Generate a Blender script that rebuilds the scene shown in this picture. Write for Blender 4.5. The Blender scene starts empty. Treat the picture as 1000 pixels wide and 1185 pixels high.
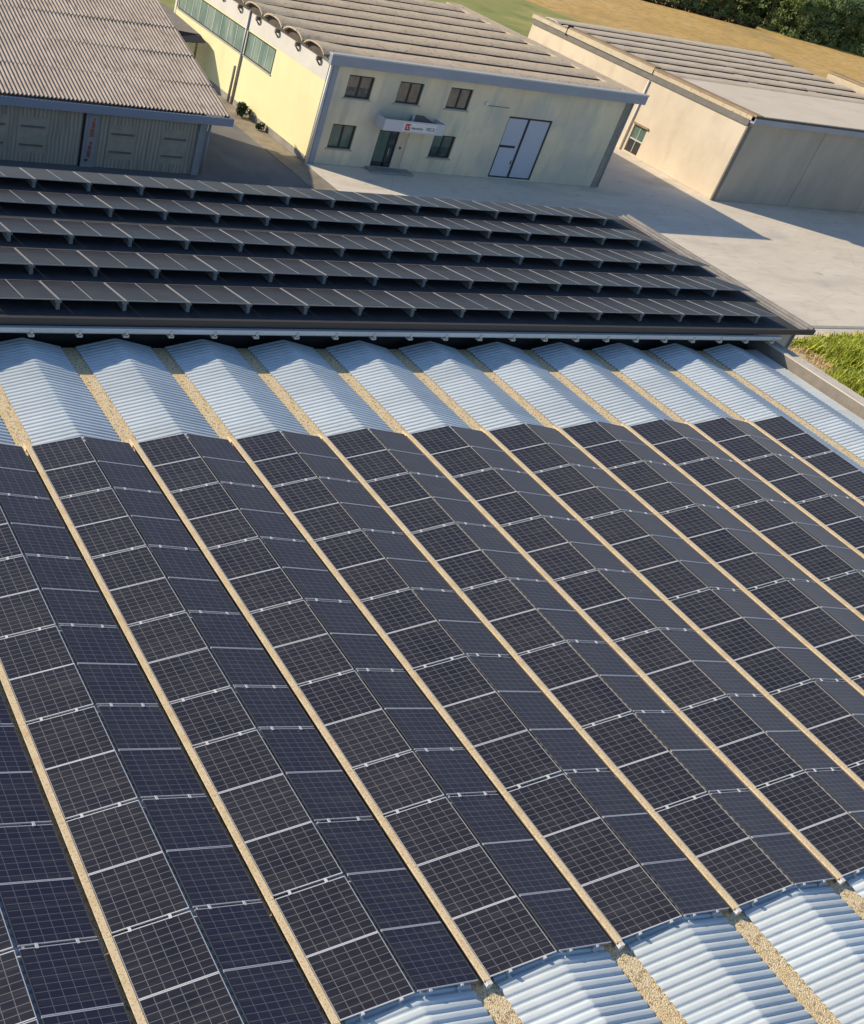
import bpy, math, random
from mathutils import Vector, Matrix
random.seed(7)
R_ = math.radians
sc = bpy.context.scene
COL = sc.collection

# ------------------------------------------------------------------ helpers
class MB:
    """collects faces and builds ONE mesh object"""
    def __init__(s): s.v=[]; s.f=[]; s.m=[]; s.uv=[]; s.sm=[]
    def face(s, pts, mi=0, uv=None, smooth=False):
        b=len(s.v); s.v+= [tuple(p) for p in pts]; s.f.append(tuple(range(b,b+len(pts))))
        s.m.append(mi); s.uv.append(uv); s.sm.append(smooth)
    def box(s,x0,x1,y0,y1,z0,z1,mi=0):
        b=len(s.v)
        s.v+=[(x0,y0,z0),(x1,y0,z0),(x1,y1,z0),(x0,y1,z0),(x0,y0,z1),(x1,y0,z1),(x1,y1,z1),(x0,y1,z1)]
        for q in ((0,3,2,1),(4,5,6,7),(0,1,5,4),(1,2,6,5),(2,3,7,6),(3,0,4,7)):
            s.f.append(tuple(b+i for i in q)); s.m.append(mi); s.uv.append(None); s.sm.append(False)
        return s
    def prism(s,poly,axis,a,c,mi=0):
        """poly: 2D outline (counter-clockwise) in the two other axes, extruded along axis from a to c"""
        n=len(poly)
        def P(p,t):
            if axis=='x': return (t,p[0],p[1])
            if axis=='y': return (p[0],t,p[1])
            return (p[0],p[1],t)
        b=len(s.v); s.v+=[P(p,a) for p in poly]+[P(p,c) for p in poly]
        for i in range(n):
            j=(i+1)%n; s.f.append((b+i,b+j,b+n+j,b+n+i)); s.m.append(mi); s.uv.append(None); s.sm.append(False)
        s.f.append(tuple(b+i for i in reversed(range(n)))); s.f.append(tuple(b+n+i for i in range(n)))
        for _ in (0,1): s.m.append(mi); s.uv.append(None); s.sm.append(False)
        return s
    def tube(s,p0,p1,r0,r1=None,n=8,mi=0):
        r1=r0 if r1 is None else r1
        p0=Vector(p0);p1=Vector(p1); d=(p1-p0).normalized()
        u=d.orthogonal().normalized(); w=d.cross(u); b=len(s.v)
        for p,r in ((p0,r0),(p1,r1)):
            for i in range(n):
                a=2*math.pi*i/n; s.v.append(tuple(p+u*math.cos(a)*r+w*math.sin(a)*r))
        for i in range(n):
            j=(i+1)%n; s.f.append((b+i,b+j,b+n+j,b+n+i)); s.m.append(mi); s.uv.append(None); s.sm.append(True)
        s.f.append(tuple(b+i for i in reversed(range(n)))); s.f.append(tuple(b+n+i for i in range(n)))
        for _ in (0,1): s.m.append(mi); s.uv.append(None); s.sm.append(False)
        return s
    def grid(s,rows,mi=0,smooth=True):
        """rows: list of equal-length point lists"""
        b=len(s.v); n=len(rows[0])
        for r in rows: s.v+=[tuple(p) for p in r]
        for i in range(len(rows)-1):
            for j in range(n-1):
                a=b+i*n+j; s.f.append((a,a+1,a+n+1,a+n)); s.m.append(mi); s.uv.append(None); s.sm.append(smooth)
        return s
    def mesh(s,name,mats):
        me=bpy.data.meshes.new(name); me.from_pydata(s.v,[],s.f)
        for m in (mats if isinstance(mats,(list,tuple)) else [mats]): me.materials.append(m)
        me.polygons.foreach_set('material_index',s.m); me.polygons.foreach_set('use_smooth',s.sm)
        if any(u is not None for u in s.uv):
            l=me.uv_layers.new(name='UVMap'); k=0
            for u,f in zip(s.uv,s.f):
                for i in range(len(f)):
                    l.data[k].uv = u[i] if u is not None else (0,0); k+=1
        me.update(); return me
    def obj(s,name,mats,parent=None):
        return link(name,s.mesh(name,mats),parent)

def link(name,data,parent=None):
    o=bpy.data.objects.new(name,data); COL.objects.link(o)
    if parent: o.parent=parent
    return o
def tag(o,label=None,cat=None,group=None,kind=None):
    if label: o['label']=label
    if cat: o['category']=cat
    if group: o['group']=group
    if kind: o['kind']=kind
    return o
def thing(name,label,cat,loc=(0,0,0),group=None):
    o=link(name,None); o.location=loc; return tag(o,label,cat,group)

# ------------------------------------------------------------------ materials
def mat(name,col,rough=.8,metal=0.,var=.0,scale=1.,col2=None,bump=0.,bscale=20.,spec=.5,detail=6.,stretch=(1,1,1),lo=.35,hi=.65):
    m=bpy.data.materials.new(name); m.use_nodes=True; nt=m.node_tree; N=nt.nodes; L=nt.links
    b=N['Principled BSDF']; b.inputs['Roughness'].default_value=rough; b.inputs['Metallic'].default_value=metal
    b.inputs['Specular IOR Level'].default_value=spec
    b.inputs['Base Color'].default_value=(*col,1)
    if col2 is not None or var or bump:
        tc=N.new('ShaderNodeTexCoord'); mp=N.new('ShaderNodeMapping'); mp.inputs['Scale'].default_value=stretch
        L.new(tc.outputs['Object'],mp.inputs['Vector'])
    if col2 is not None:
        n1=N.new('ShaderNodeTexNoise'); n1.inputs['Scale'].default_value=scale; n1.inputs['Detail'].default_value=detail
        n1.inputs['Roughness'].default_value=.65
        L.new(mp.outputs[0],n1.inputs['Vector'])
        cr=N.new('ShaderNodeValToRGB'); cr.color_ramp.elements[0].position=lo; cr.color_ramp.elements[1].position=hi
        cr.color_ramp.elements[0].color=(*col,1); cr.color_ramp.elements[1].color=(*col2,1)
        L.new(n1.outputs['Fac'],cr.inputs['Fac']); L.new(cr.outputs[0],b.inputs['Base Color'])
    if bump:
        n2=N.new('ShaderNodeTexNoise'); n2.inputs['Scale'].default_value=bscale; n2.inputs['Detail'].default_value=4
        L.new(mp.outputs[0],n2.inputs['Vector'])
        bp=N.new('ShaderNodeBump'); bp.inputs['Strength'].default_value=bump; bp.inputs['Distance'].default_value=.05
        L.new(n2.outputs['Fac'],bp.inputs['Height']); L.new(bp.outputs[0],b.inputs['Normal'])
    return m

def add_layer(m,col,scale,lo,hi,stretch=(1,1,1),fac=1.0,detail=5.):
    """mix one more noise-driven colour over the base colour"""
    nt=m.node_tree; N=nt.nodes; L=nt.links; b=N['Principled BSDF']
    tc=N.new('ShaderNodeTexCoord'); mp=N.new('ShaderNodeMapping'); mp.inputs['Scale'].default_value=stretch
    L.new(tc.outputs['Object'],mp.inputs['Vector'])
    n=N.new('ShaderNodeTexNoise'); n.inputs['Scale'].default_value=scale; n.inputs['Detail'].default_value=detail
    L.new(mp.outputs[0],n.inputs['Vector'])
    mr=N.new('ShaderNodeMapRange'); mr.inputs['From Min'].default_value=lo; mr.inputs['From Max'].default_value=hi
    mr.inputs['To Max'].default_value=fac
    L.new(n.outputs['Fac'],mr.inputs['Value'])
    mx=N.new('ShaderNodeMix'); mx.data_type='RGBA'
    L.new(mr.outputs[0],mx.inputs[0])
    src=b.inputs['Base Color'].links
    if src: L.new(src[0].from_socket,mx.inputs[6])
    else: mx.inputs[6].default_value=b.inputs['Base Color'].default_value
    mx.inputs[7].default_value=(*col,1)
    L.new(mx.outputs[2],b.inputs['Base Color'])
    return m

def panel_mat(name,cell,line,cols,rows,lw,dust,rough,linemix=1.0,spec=.2):
    m=bpy.data.materials.new(name); m.use_nodes=True; nt=m.node_tree; N=nt.nodes; L=nt.links; b=N['Principled BSDF']
    tc=N.new('ShaderNodeTexCoord'); sx=N.new('ShaderNodeSeparateXYZ'); L.new(tc.outputs['UV'],sx.inputs[0])
    def M(op,a,c=None):
        n=N.new('ShaderNodeMath'); n.operation=op
        for i,q in enumerate((a,c)):
            if q is None: continue
            if isinstance(q,(int,float)): n.inputs[i].default_value=q
            else: L.new(q,n.inputs[i])
        return n.outputs[0]
    ms=[]
    for o,k,w in ((sx.outputs[0],cols,lw),(sx.outputs[1],rows,lw*rows/cols)):
        fr=M('FRACT',M('MULTIPLY',o,k)); d=M('ABSOLUTE',M('SUBTRACT',fr,.5)); ms.append(M('GREATER_THAN',d,.5-w))
    line_f=M('MULTIPLY',M('MAXIMUM',ms[0],ms[1]),linemix)
    oi=N.new('ShaderNodeObjectInfo')
    # dust: big soft noise in object space, shifted per panel, plus a per-panel amount
    nz=N.new('ShaderNodeTexNoise'); nz.inputs['Scale'].default_value=1.3; nz.inputs['Detail'].default_value=6
    ad=N.new('ShaderNodeVectorMath'); ad.operation='ADD'; L.new(tc.outputs['Object'],ad.inputs[0])
    cb=N.new('ShaderNodeCombineXYZ'); L.new(M('MULTIPLY',oi.outputs['Random'],57.),cb.inputs[0]); L.new(M('MULTIPLY',oi.outputs['Random'],131.),cb.inputs[1])
    L.new(cb.outputs[0],ad.inputs[1]); L.new(ad.outputs[0],nz.inputs['Vector'])
    mx=N.new('ShaderNodeMix'); mx.data_type='RGBA'; mx.inputs[6].default_value=(*cell,1); mx.inputs[7].default_value=(*line,1)
    L.new(line_f,mx.inputs[0])
    mx2=N.new('ShaderNodeMix'); mx2.data_type='RGBA'; L.new(mx.outputs[2],mx2.inputs[6]); mx2.inputs[7].default_value=(.20,.19,.165,1)
    L.new(M('MULTIPLY',M('ADD',M('MULTIPLY',oi.outputs['Random'],.22),nz.outputs['Fac']),dust),mx2.inputs[0])
    # dust washed down along the slope, and a few bird droppings
    st=N.new('ShaderNodeTexNoise'); st.inputs['Scale'].default_value=1.; st.inputs['Detail'].default_value=3
    mp=N.new('ShaderNodeMapping'); mp.inputs['Scale'].default_value=(.7,8.,1.); L.new(ad.outputs[0],mp.inputs['Vector']); L.new(mp.outputs[0],st.inputs['Vector'])
    mx3=N.new('ShaderNodeMix'); mx3.data_type='RGBA'; L.new(mx2.outputs[2],mx3.inputs[6]); mx3.inputs[7].default_value=(.22,.205,.18,1)
    mr=N.new('ShaderNodeMapRange'); mr.inputs['From Min'].default_value=.5; mr.inputs['From Max'].default_value=.85; mr.inputs['To Max'].default_value=.16; L.new(st.outputs['Fac'],mr.inputs['Value']); L.new(mr.outputs[0],mx3.inputs[0])
    dn=N.new('ShaderNodeTexNoise'); dn.inputs['Scale'].default_value=7.; dn.inputs['Detail'].default_value=2; L.new(ad.outputs[0],dn.inputs['Vector'])
    mx4=N.new('ShaderNodeMix'); mx4.data_type='RGBA'; L.new(mx3.outputs[2],mx4.inputs[6]); mx4.inputs[7].default_value=(.55,.54,.50,1)
    mr2=N.new('ShaderNodeMapRange'); mr2.inputs['From Min'].default_value=.79; mr2.inputs['From Max'].default_value=.82; mr2.inputs['To Max'].default_value=.8; L.new(dn.outputs['Fac'],mr2.inputs['Value']); L.new(mr2.outputs[0],mx4.inputs[0])
    L.new(mx4.outputs[2],b.inputs['Base Color'])
    b.inputs['Roughness'].default_value=rough; b.inputs['Specular IOR Level'].default_value=spec
    n3=N.new('ShaderNodeTexNoise'); n3.inputs['Scale'].default_value=.8; L.new(ad.outputs[0],n3.inputs['Vector'])
    bp=N.new('ShaderNodeBump'); bp.inputs['Strength'].default_value=.04; bp.inputs['Distance'].default_value=.05
    L.new(n3.outputs['Fac'],bp.inputs['Height']); L.new(bp.outputs[0],b.inputs['Normal'])
    return m

def wave_color(m,colA,colB,scale,axis='X',dist=1.5):
    nt=m.node_tree; N=nt.nodes; L=nt.links; b=N['Principled BSDF']
    tc=N.new('ShaderNodeTexCoord'); w=N.new('ShaderNodeTexWave'); w.wave_type='BANDS'; w.bands_direction=axis
    w.inputs['Scale'].default_value=scale; w.inputs['Distortion'].default_value=dist; w.inputs['Detail'].default_value=4; w.inputs['Detail Scale'].default_value=.6
    L.new(tc.outputs['Object'],w.inputs['Vector'])
    mx=N.new('ShaderNodeMix'); mx.data_type='RGBA'; mx.inputs[6].default_value=(*colA,1); mx.inputs[7].default_value=(*colB,1)
    L.new(w.outputs['Fac'],mx.inputs[0]); L.new(mx.outputs[2],b.inputs['Base Color'])
    return m

M_cell  = panel_mat('flush_panel_cells',(.011,.013,.028),(.15,.155,.17),6,9,.030,.17,.26)
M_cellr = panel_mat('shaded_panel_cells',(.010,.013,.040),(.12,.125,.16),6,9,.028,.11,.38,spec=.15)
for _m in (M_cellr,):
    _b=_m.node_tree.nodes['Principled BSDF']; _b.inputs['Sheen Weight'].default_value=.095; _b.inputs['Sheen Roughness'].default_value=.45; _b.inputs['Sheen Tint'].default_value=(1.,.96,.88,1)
M_cell2 = panel_mat('tilted_panel_cells',(.022,.021,.026),(.06,.058,.066),6,10,.03,.16,.38,spec=.13)
M_frame = mat('anodised_frame',(.70,.70,.71),.45,.2)
M_framem= mat('anodised_long_edge',(.48,.48,.49),.45,.2)
M_framed= mat('shade_toned_edge',(.05,.05,.055),.5)  # long edges on the right slopes, ridge gap shade put into the colour
M_framer= mat('shade_toned_frame',(.52,.52,.55),.45,.15)  # right-slope copy of the frame, weaker sunlight put into its colour
M_frame2= mat('anodised_frame_grey',(.32,.32,.335),.5,.1)
M_sheet = mat('galvanised_sheet',(.59,.67,.71),.45,.06,col2=(.67,.73,.75),scale=.7,stretch=(1,.6,1),spec=.35)
add_layer(M_sheet,(.40,.42,.41),5.,.55,.8,(.25,5,1),.6)
add_layer(M_sheet,(.36,.30,.22),2.2,.66,.8,(1,1.5,1),.45)
def sheet_tint(m):
    nt=m.node_tree; N=nt.nodes; L=nt.links; b=N['Principled BSDF']
    tc=N.new('ShaderNodeTexCoord'); sx=N.new('ShaderNodeSeparateXYZ'); L.new(tc.outputs['Object'],sx.inputs[0])
    oi=N.new('ShaderNodeObjectInfo')
    f=N.new('ShaderNodeMath'); f.operation='FLOOR'; L.new(sx.outputs[1],f.inputs[0])
    a=N.new('ShaderNodeMath'); a.operation='MULTIPLY_ADD'; L.new(oi.outputs['Random'],a.inputs[0]); a.inputs[1].default_value=91.; L.new(f.outputs[0],a.inputs[2])
    w=N.new('ShaderNodeTexWhiteNoise'); w.noise_dimensions='1D'; L.new(a.outputs[0],w.inputs['W'])
    hs=N.new('ShaderNodeHueSaturation'); mr=N.new('ShaderNodeMapRange'); mr.inputs['To Min'].default_value=.90; mr.inputs['To Max'].default_value=1.05
    L.new(w.outputs['Value'],mr.inputs['Value']); L.new(mr.outputs[0],hs.inputs['Value']); L.new(b.inputs['Base Color'].links[0].from_socket,hs.inputs['Color']); L.new(hs.outputs[0],b.inputs['Base Color'])
sheet_tint(M_sheet)
M_gutter= mat('lichened_concrete',(.90,.69,.38),.95,col2=(.93,.81,.57),scale=9.,bump=.8,bscale=30.)
add_layer(M_gutter,(.30,.18,.08),9.,.55,.63,fac=.8)
add_layer(M_gutter,(.42,.29,.13),26.,.52,.62,fac=.75)
add_layer(M_gutter,(.74,.54,.24),3.,.5,.62,fac=.5)
M_tray  = mat('beige_tray',(.86,.70,.45),.9,col2=(.76,.59,.35),scale=3.,stretch=(2,.6,1))
add_layer(M_tray,(.44,.30,.15),22.,.52,.64,(1,1,1),.75)
add_layer(M_tray,(.60,.42,.20),2.,.5,.7,(1,1,1),.6)
M_cap   = mat('pale_cap',(.78,.74,.70),.5)
M_conc  = mat('pale_concrete',(.60,.53,.43),.92,col2=(.68,.61,.51),scale=1.5,bump=.3,bscale=12.)
add_layer(M_conc,(.25,.21,.16),4.,.58,.75,(1,.4,1),.6)
M_greyface=mat('stained_concrete_face',(.26,.225,.19),.95,col2=(.20,.175,.15),scale=1.5)
M_concg = mat('grey_concrete',(.36,.35,.34),.92,col2=(.28,.28,.28),scale=1.2,bump=.2,bscale=8.)
M_dark  = mat('dark_membrane',(.036,.038,.045),.85,col2=(.055,.056,.06),scale=2.)
M_darkwall=mat('eave_shade_wall',(.020,.020,.024),.8,col2=(.035,.03,.028),scale=1.5,stretch=(1,1,.2))  # wall below the eave, its deep shade put into the base colour
M_fascia= mat('brown_fascia',(.060,.050,.045),.6)
M_gutmet= mat('grey_gutter_metal',(.56,.60,.63),.45,.2,col2=(.48,.52,.56),scale=1.,stretch=(.5,1,1))
M_knob  = mat('pale_bracket',(.55,.54,.48),.7)
M_ballast=mat('ballast_concrete',(.25,.255,.255),.9,col2=(.19,.195,.195),scale=6.)
M_flash = mat('verge_flashing',(.30,.28,.26),.7,.0,col2=(.22,.205,.19),scale=2.)

M_ground= mat('dry_field',(.58,.35,.09),.95,col2=(.70,.46,.15),scale=.09,detail=10.,bump=.6,bscale=1.5)
add_layer(M_ground,(.34,.24,.09),.55,.48,.66,(1,2.2,1),.75)
add_layer(M_ground,(.30,.23,.09),.06,.5,.7,(1,1,1),.6)
add_layer(M_ground,(.64,.50,.29),.25,.55,.75,(1,2,1),.6)
M_green = mat('green_grass_strip',(.20,.25,.05),.95,col2=(.44,.38,.13),scale=.10,detail=9.,bump=.5,bscale=2.)
M_brightgrass=mat('bright_grass',(.22,.30,.03),.95,col2=(.30,.36,.06),scale=.5)
M_yard  = mat('yard_concrete',(.78,.69,.555),.93,col2=(.70,.62,.50),scale=.10,detail=9.,bump=.15,bscale=6.)
add_layer(M_yard,(.82,.75,.63),.35,.5,.75,(.5,1.6,1),.7)
add_layer(M_yard,(.48,.43,.36),1.1,.55,.80,(.6,1.5,1),.6)
add_layer(M_yard,(.44,.40,.34),.13,.52,.72,(1,2.2,1),.55)
add_layer(M_yard,(.26,.24,.21),.7,.69,.76,(1,1,1),.5)
def yard_marks(m):
    nt=m.node_tree; N=nt.nodes; L=nt.links; b=N['Principled BSDF']
    tc=N.new('ShaderNodeTexCoord')
    nz=N.new('ShaderNodeTexNoise'); nz.inputs['Scale'].default_value=.35; nz.inputs['Detail'].default_value=4; L.new(tc.outputs['Object'],nz.inputs['Vector'])
    mxv=N.new('ShaderNodeMix'); mxv.data_type='VECTOR'; mxv.inputs[0].default_value=.12; L.new(tc.outputs['Object'],mxv.inputs[4]); L.new(nz.outputs['Color'],mxv.inputs[5])
    def over(fac,col):
        mx=N.new('ShaderNodeMix'); mx.data_type='RGBA'; L.new(fac,mx.inputs[0]); L.new(b.inputs['Base Color'].links[0].from_socket,mx.inputs[6]); mx.inputs[7].default_value=(*col,1); L.new(mx.outputs[2],b.inputs['Base Color'])
    v=N.new('ShaderNodeTexVoronoi'); v.feature='DISTANCE_TO_EDGE'; v.inputs['Scale'].default_value=.13; L.new(mxv.outputs[1],v.inputs['Vector'])
    r=N.new('ShaderNodeMapRange'); r.inputs['From Min'].default_value=.0; r.inputs['From Max'].default_value=.012; r.inputs['To Min'].default_value=.16; r.inputs['To Max'].default_value=0.; L.new(v.outputs['Distance'],r.inputs['Value']); over(r.outputs[0],(.30,.27,.22))
    w=N.new('ShaderNodeTexWave'); w.wave_type='RINGS'; w.rings_direction='Z'; w.inputs['Scale'].default_value=.16; w.inputs['Distortion'].default_value=2.; w.inputs['Detail'].default_value=3; w.inputs['Detail Scale'].default_value=.3
    mp=N.new('ShaderNodeMapping'); mp.inputs['Location'].default_value=(-60,-95,0); L.new(tc.outputs['Object'],mp.inputs['Vector']); L.new(mp.outputs[0],w.inputs['Vector'])
    r2=N.new('ShaderNodeMapRange'); r2.inputs['From Min'].default_value=.86; r2.inputs['From Max'].default_value=1.; r2.inputs['To Max'].default_value=.04; L.new(w.outputs['Fac'],r2.inputs['Value']); over(r2.outputs[0],(.34,.31,.27))
yard_marks(M_yard)
M_asph  = mat('yard_asphalt',(.13,.13,.135),.95,col2=(.19,.185,.18),scale=.22,detail=8.,bump=.15,bscale=6.)
add_layer(M_asph,(.26,.24,.21),.5,.56,.8,(1,.4,1),.6)
M_walk  = mat('sidewalk_concrete',(.36,.30,.22),.95,col2=(.22,.185,.14),scale=.8,bump=.2,bscale=6.)
M_straw = mat('dry_straw_ground',(.66,.50,.30),.95,col2=(.52,.40,.21),scale=1.2,bump=.5,bscale=5.)
M_kerb  = mat('kerb_stone',(.40,.38,.33),.9,col2=(.33,.31,.27),scale=2.)

M_yellow= mat('yellow_render',(.82,.76,.44),.9,col2=(.78,.72,.41),scale=.5)
add_layer(M_yellow,(.66,.57,.31),.9,.58,.85,(1,1,.25),.5)
M_white = mat('cream_white_render',(.70,.67,.61),.9,col2=(.64,.61,.55),scale=.6)
M_front = mat('beige_render',(.82,.73,.52),.92,col2=(.70,.62,.45),scale=.35,stretch=(1,1,.5))
add_layer(M_front,(.44,.43,.37),.9,.50,.80,(1.3,1,.22),.8)
add_layer(M_front,(.50,.50,.44),.22,.48,.62,(1,1,1),.7)
M_plinth= mat('grey_plinth',(.33,.31,.28),.92,col2=(.24,.23,.20),scale=1.2)
M_hall  = mat('cream_hall_render',(.68,.585,.445),.92,col2=(.60,.51,.385),scale=.4)
add_layer(M_hall,(.48,.37,.26),.8,.55,.85,(1,1,.3),.6)
M_hallfr= mat('hall_concrete_panel',(.46,.43,.36),.92,col2=(.36,.34,.29),scale=.35,stretch=(1,1,.4))
add_layer(M_hallfr,(.50,.46,.385),.6,.55,.8,(1.6,1,.25),.6)
M_shell = mat('fibre_cement_shell',(.50,.40,.275),.95,col2=(.63,.515,.37),scale=.8,detail=10.,bump=.5,bscale=9.,lo=.3,hi=.7)
add_layer(M_shell,(.22,.155,.105),3.,.56,.72,(1,1,1),.8,8.)
M_shell2= mat('grey_fibre_cement_shell',(.56,.455,.325),.95,col2=(.66,.545,.405),scale=.5,detail=9.,bump=.3,bscale=6.)
add_layer(M_shell2,(.25,.20,.17),2.,.56,.75,(.4,1,1),.7)
M_apron = mat('apron_roofing',(.66,.575,.445),.9,col2=(.72,.63,.495),scale=.25)
add_layer(M_apron,(.55,.46,.36),.8,.55,.8,(.4,1,1),.6)
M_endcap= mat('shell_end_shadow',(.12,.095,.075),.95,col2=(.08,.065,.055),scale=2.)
M_bluefas=mat('blue_grey_fascia',(.26,.305,.39),.55,.1,col2=(.32,.36,.43),scale=.7,stretch=(.3,1,1))
M_lightfas=mat('pale_metal_edge',(.55,.55,.54),.5,.2)
M_verge = mat('verge_board',(.60,.51,.37),.85,col2=(.50,.42,.30),scale=1.)
M_vergetop=mat('verge_top',(.36,.26,.16),.9,col2=(.28,.20,.12),scale=1.5)
M_greyband=mat('grey_soffit',(.16,.15,.135),.9,col2=(.20,.19,.17),scale=1.)
M_wframe= mat('dark_window_frame',(.022,.022,.024),.5)
M_wsill = mat('window_sill',(.42,.40,.36),.85)
M_glass = mat('blue_dark_glass',(.035,.05,.06),.10,col2=(.10,.12,.12),scale=1.1,lo=.45,hi=.6)
M_curt  = mat('curtained_glass',(.16,.135,.115),.15,col2=(.25,.21,.175),scale=1.5)
M_teal  = mat('teal_glass',(.075,.135,.115),.10,col2=(.15,.20,.16),scale=.9,stretch=(1,1,.3))
M_ribbon= mat('ribbon_glass',(.13,.21,.185),.14,col2=(.31,.38,.31),scale=.45,stretch=(1,1.2,.35),lo=.4,hi=.62)
M_mull  = mat('pale_mullion',(.50,.53,.50),.6)
M_door  = mat('white_blue_door',(.50,.535,.62),.6,col2=(.46,.50,.58),scale=.8)
M_doorfr= mat('dark_door_frame',(.020,.020,.022),.6)
M_pipew = mat('white_downpipe',(.74,.73,.71),.5)
M_pipeg = mat('grey_downpipe',(.36,.38,.41),.5,.2)
M_canopy= mat('canopy_white',(.56,.57,.62),.6)
M_red   = mat('sign_red',(.50,.03,.035),.6)
M_ink   = mat('sign_ink',(.06,.075,.08),.6)
M_ink2  = mat('sign_blue_ink',(.10,.11,.22),.6)
M_orange= mat('banner_orange',(.36,.15,.08),.7)
M_crims = mat('banner_crimson',(.30,.10,.10),.7)
M_plank = wave_color(mat('plank_wall',(.2,.2,.2),.92),(.33,.305,.235),(.50,.455,.36),1.15,'X',3.)
add_layer(M_plank,(.17,.18,.145),1.6,.5,.72,(2.5,1,.15),.7)
M_board = mat('pale_boarded_panel',(.46,.43,.33),.9,col2=(.37,.345,.265),scale=1.5)
M_shedcol=mat('shed_column',(.36,.37,.37),.85,col2=(.30,.31,.31),scale=1.5)
M_shedroof=mat('weathered_corrugated_sheet',(.42,.345,.275),.95,col2=(.56,.475,.39),scale=.6,detail=9.,lo=.3,hi=.7)
add_layer(M_shedroof,(.20,.15,.12),2.2,.55,.72,(1.5,.4,1),.7)
M_tarp  = mat('dark_tarpaulin',(.012,.012,.022),.85,col2=(.02,.019,.03),scale=2.)
M_canroof=mat('grey_brown_roofing',(.30,.26,.23),.9,col2=(.22,.19,.17),scale=2.)
M_bark  = mat('bark',(.10,.075,.05),.95,col2=(.06,.045,.03),scale=4.)
def leaf_mat(name,a,b_,c):
    m=mat(name,a,.75,col2=b_,scale=.35,detail=5.); add_layer(m,c,1.2,.52,.66,fac=.8)
    nt=m.node_tree; N=nt.nodes; L=nt.links; b=N['Principled BSDF']; out=N['Material Output']
    tr=N.new('ShaderNodeBsdfTranslucent'); ms=N.new('ShaderNodeMixShader'); ms.inputs[0].default_value=.6
    L.new(b.inputs['Base Color'].links[0].from_socket,tr.inputs[0]); L.new(b.outputs[0],ms.inputs[1]); L.new(tr.outputs[0],ms.inputs[2]); L.new(ms.outputs[0],out.inputs['Surface'])
    return m
M_leaf=[leaf_mat('leaves_dark',(.20,.28,.13),(.28,.37,.16),(.40,.48,.22)),
        leaf_mat('leaves_mid',(.26,.35,.15),(.36,.45,.18),(.46,.53,.23)),
        leaf_mat('leaves_olive',(.33,.38,.17),(.44,.48,.20),(.52,.54,.26))]
M_hedge=leaf_mat('hedge_leaves',(.02,.03,.014),(.045,.05,.022),(.08,.06,.035))
M_bush=leaf_mat('bush_leaves',(.02,.045,.02),(.04,.075,.03),(.06,.09,.03))
def blade_mat():
    m=mat('grass_blades',(.33,.39,.03),.8,col2=(.50,.52,.07),scale=.45,detail=5.); add_layer(m,(.50,.48,.10),.8,.55,.7,fac=.7); return m
M_blade=blade_mat()
M_soil=mat('dark_soil',(.03,.03,.015),.95,col2=(.06,.05,.03),scale=3.)
M_blade_dry=mat('dry_blades',(.66,.46,.20),.8,col2=(.50,.38,.15),scale=.8)

# ------------------------------------------------------------------ constants
W=3.6985; P=1.5; N=14; YE=N*P; ZG=-5.5
ORD=['zeroth','first','second','third','fourth','fifth','sixth','seventh','eighth','ninth','tenth','eleventh','twelfth','thirteenth','fourteenth','fifteenth','sixteenth','seventeenth','eighteenth','nineteenth','twentieth']
TEN={20:'twenty',30:'thirty',40:'forty'}
def ordw(n):
    if n<=20: return ORD[n]
    t=n//10*10; return ('thirtieth' if n==30 else 'fortieth') if n%10==0 else TEN[t]+'-'+ORD[n%10]

# ------------------------------------------------------------------ camera (recovered from the photograph)
F_,CX,CY=1254.80,192.23,769.06
wv=Vector((2.283687259564795,-0.34040743614803665,0.42011259330367084))
Rc=Matrix.Rotation(wv.length,3,wv.normalized())           # world -> (right, down, forward)
cam=bpy.data.cameras.new('camera'); cobj=bpy.data.objects.new('camera',cam); COL.objects.link(cobj)
cam.sensor_fit='HORIZONTAL'; cam.sensor_width=36.; cam.lens=36*F_/1000.
cam.shift_x=(500-CX)/1000.; cam.shift_y=(CY-592.5)/1000.
cam.clip_start=.5; cam.clip_end=5000
rot=(Rc.transposed() @ Matrix(((1,0,0),(0,-1,0),(0,0,-1)))).to_4x4()
CAMLOC=Vector((-10.606860861586272,-7.826584568695854,18.072643695686985))
cobj.matrix_world=Matrix.Translation(CAMLOC) @ rot
sc.camera=cobj
def proj(x,y,z):
    d=Rc @ (Vector((x,y,z))-CAMLOC); return (CX+F_*d.x/d.z, CY+F_*d.y/d.z, d.z)
def seen(pts,m=12):
    q=[proj(*p) for p in pts]
    return not (all(a[0]<-m for a in q) or all(a[0]>1000+m for a in q) or all(a[1]<-m for a in q) or all(a[1]>1185+m for a in q))

# ------------------------------------------------------------------ light
S=Vector((-.757*math.cos(R_(28)),.653*math.cos(R_(28)),math.sin(R_(28)))).normalized()
w=bpy.data.worlds.new('World'); sc.world=w; w.use_nodes=True
nt=w.node_tree; bg=nt.nodes['Background']; sky=nt.nodes.new('ShaderNodeTexSky'); sky.sky_type='NISHITA'; sky.sun_disc=False
sky.sun_elevation=R_(28); sky.sun_rotation=math.atan2(S.x,S.y); sky.air_density=1.0; sky.dust_density=.5; sky.ozone_density=4.0
nt.links.new(sky.outputs[0],bg.inputs[0]); bg.inputs[1].default_value=.132
sun=bpy.data.lights.new('sun','SUN'); sun.energy=5.0; sun.angle=R_(.55); sun.color=(1.,.86,.66)
so=bpy.data.objects.new('sun',sun); COL.objects.link(so); so.rotation_euler=S.to_track_quat('Z','Y').to_euler(); so.location=(-60,80,60)
sc.view_settings.view_transform='Standard'; sc.view_settings.look='None'; sc.view_settings.exposure=0; sc.view_settings.gamma=1
sc.cycles.use_denoising=True
sc.cycles.max_bounces=6

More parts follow.
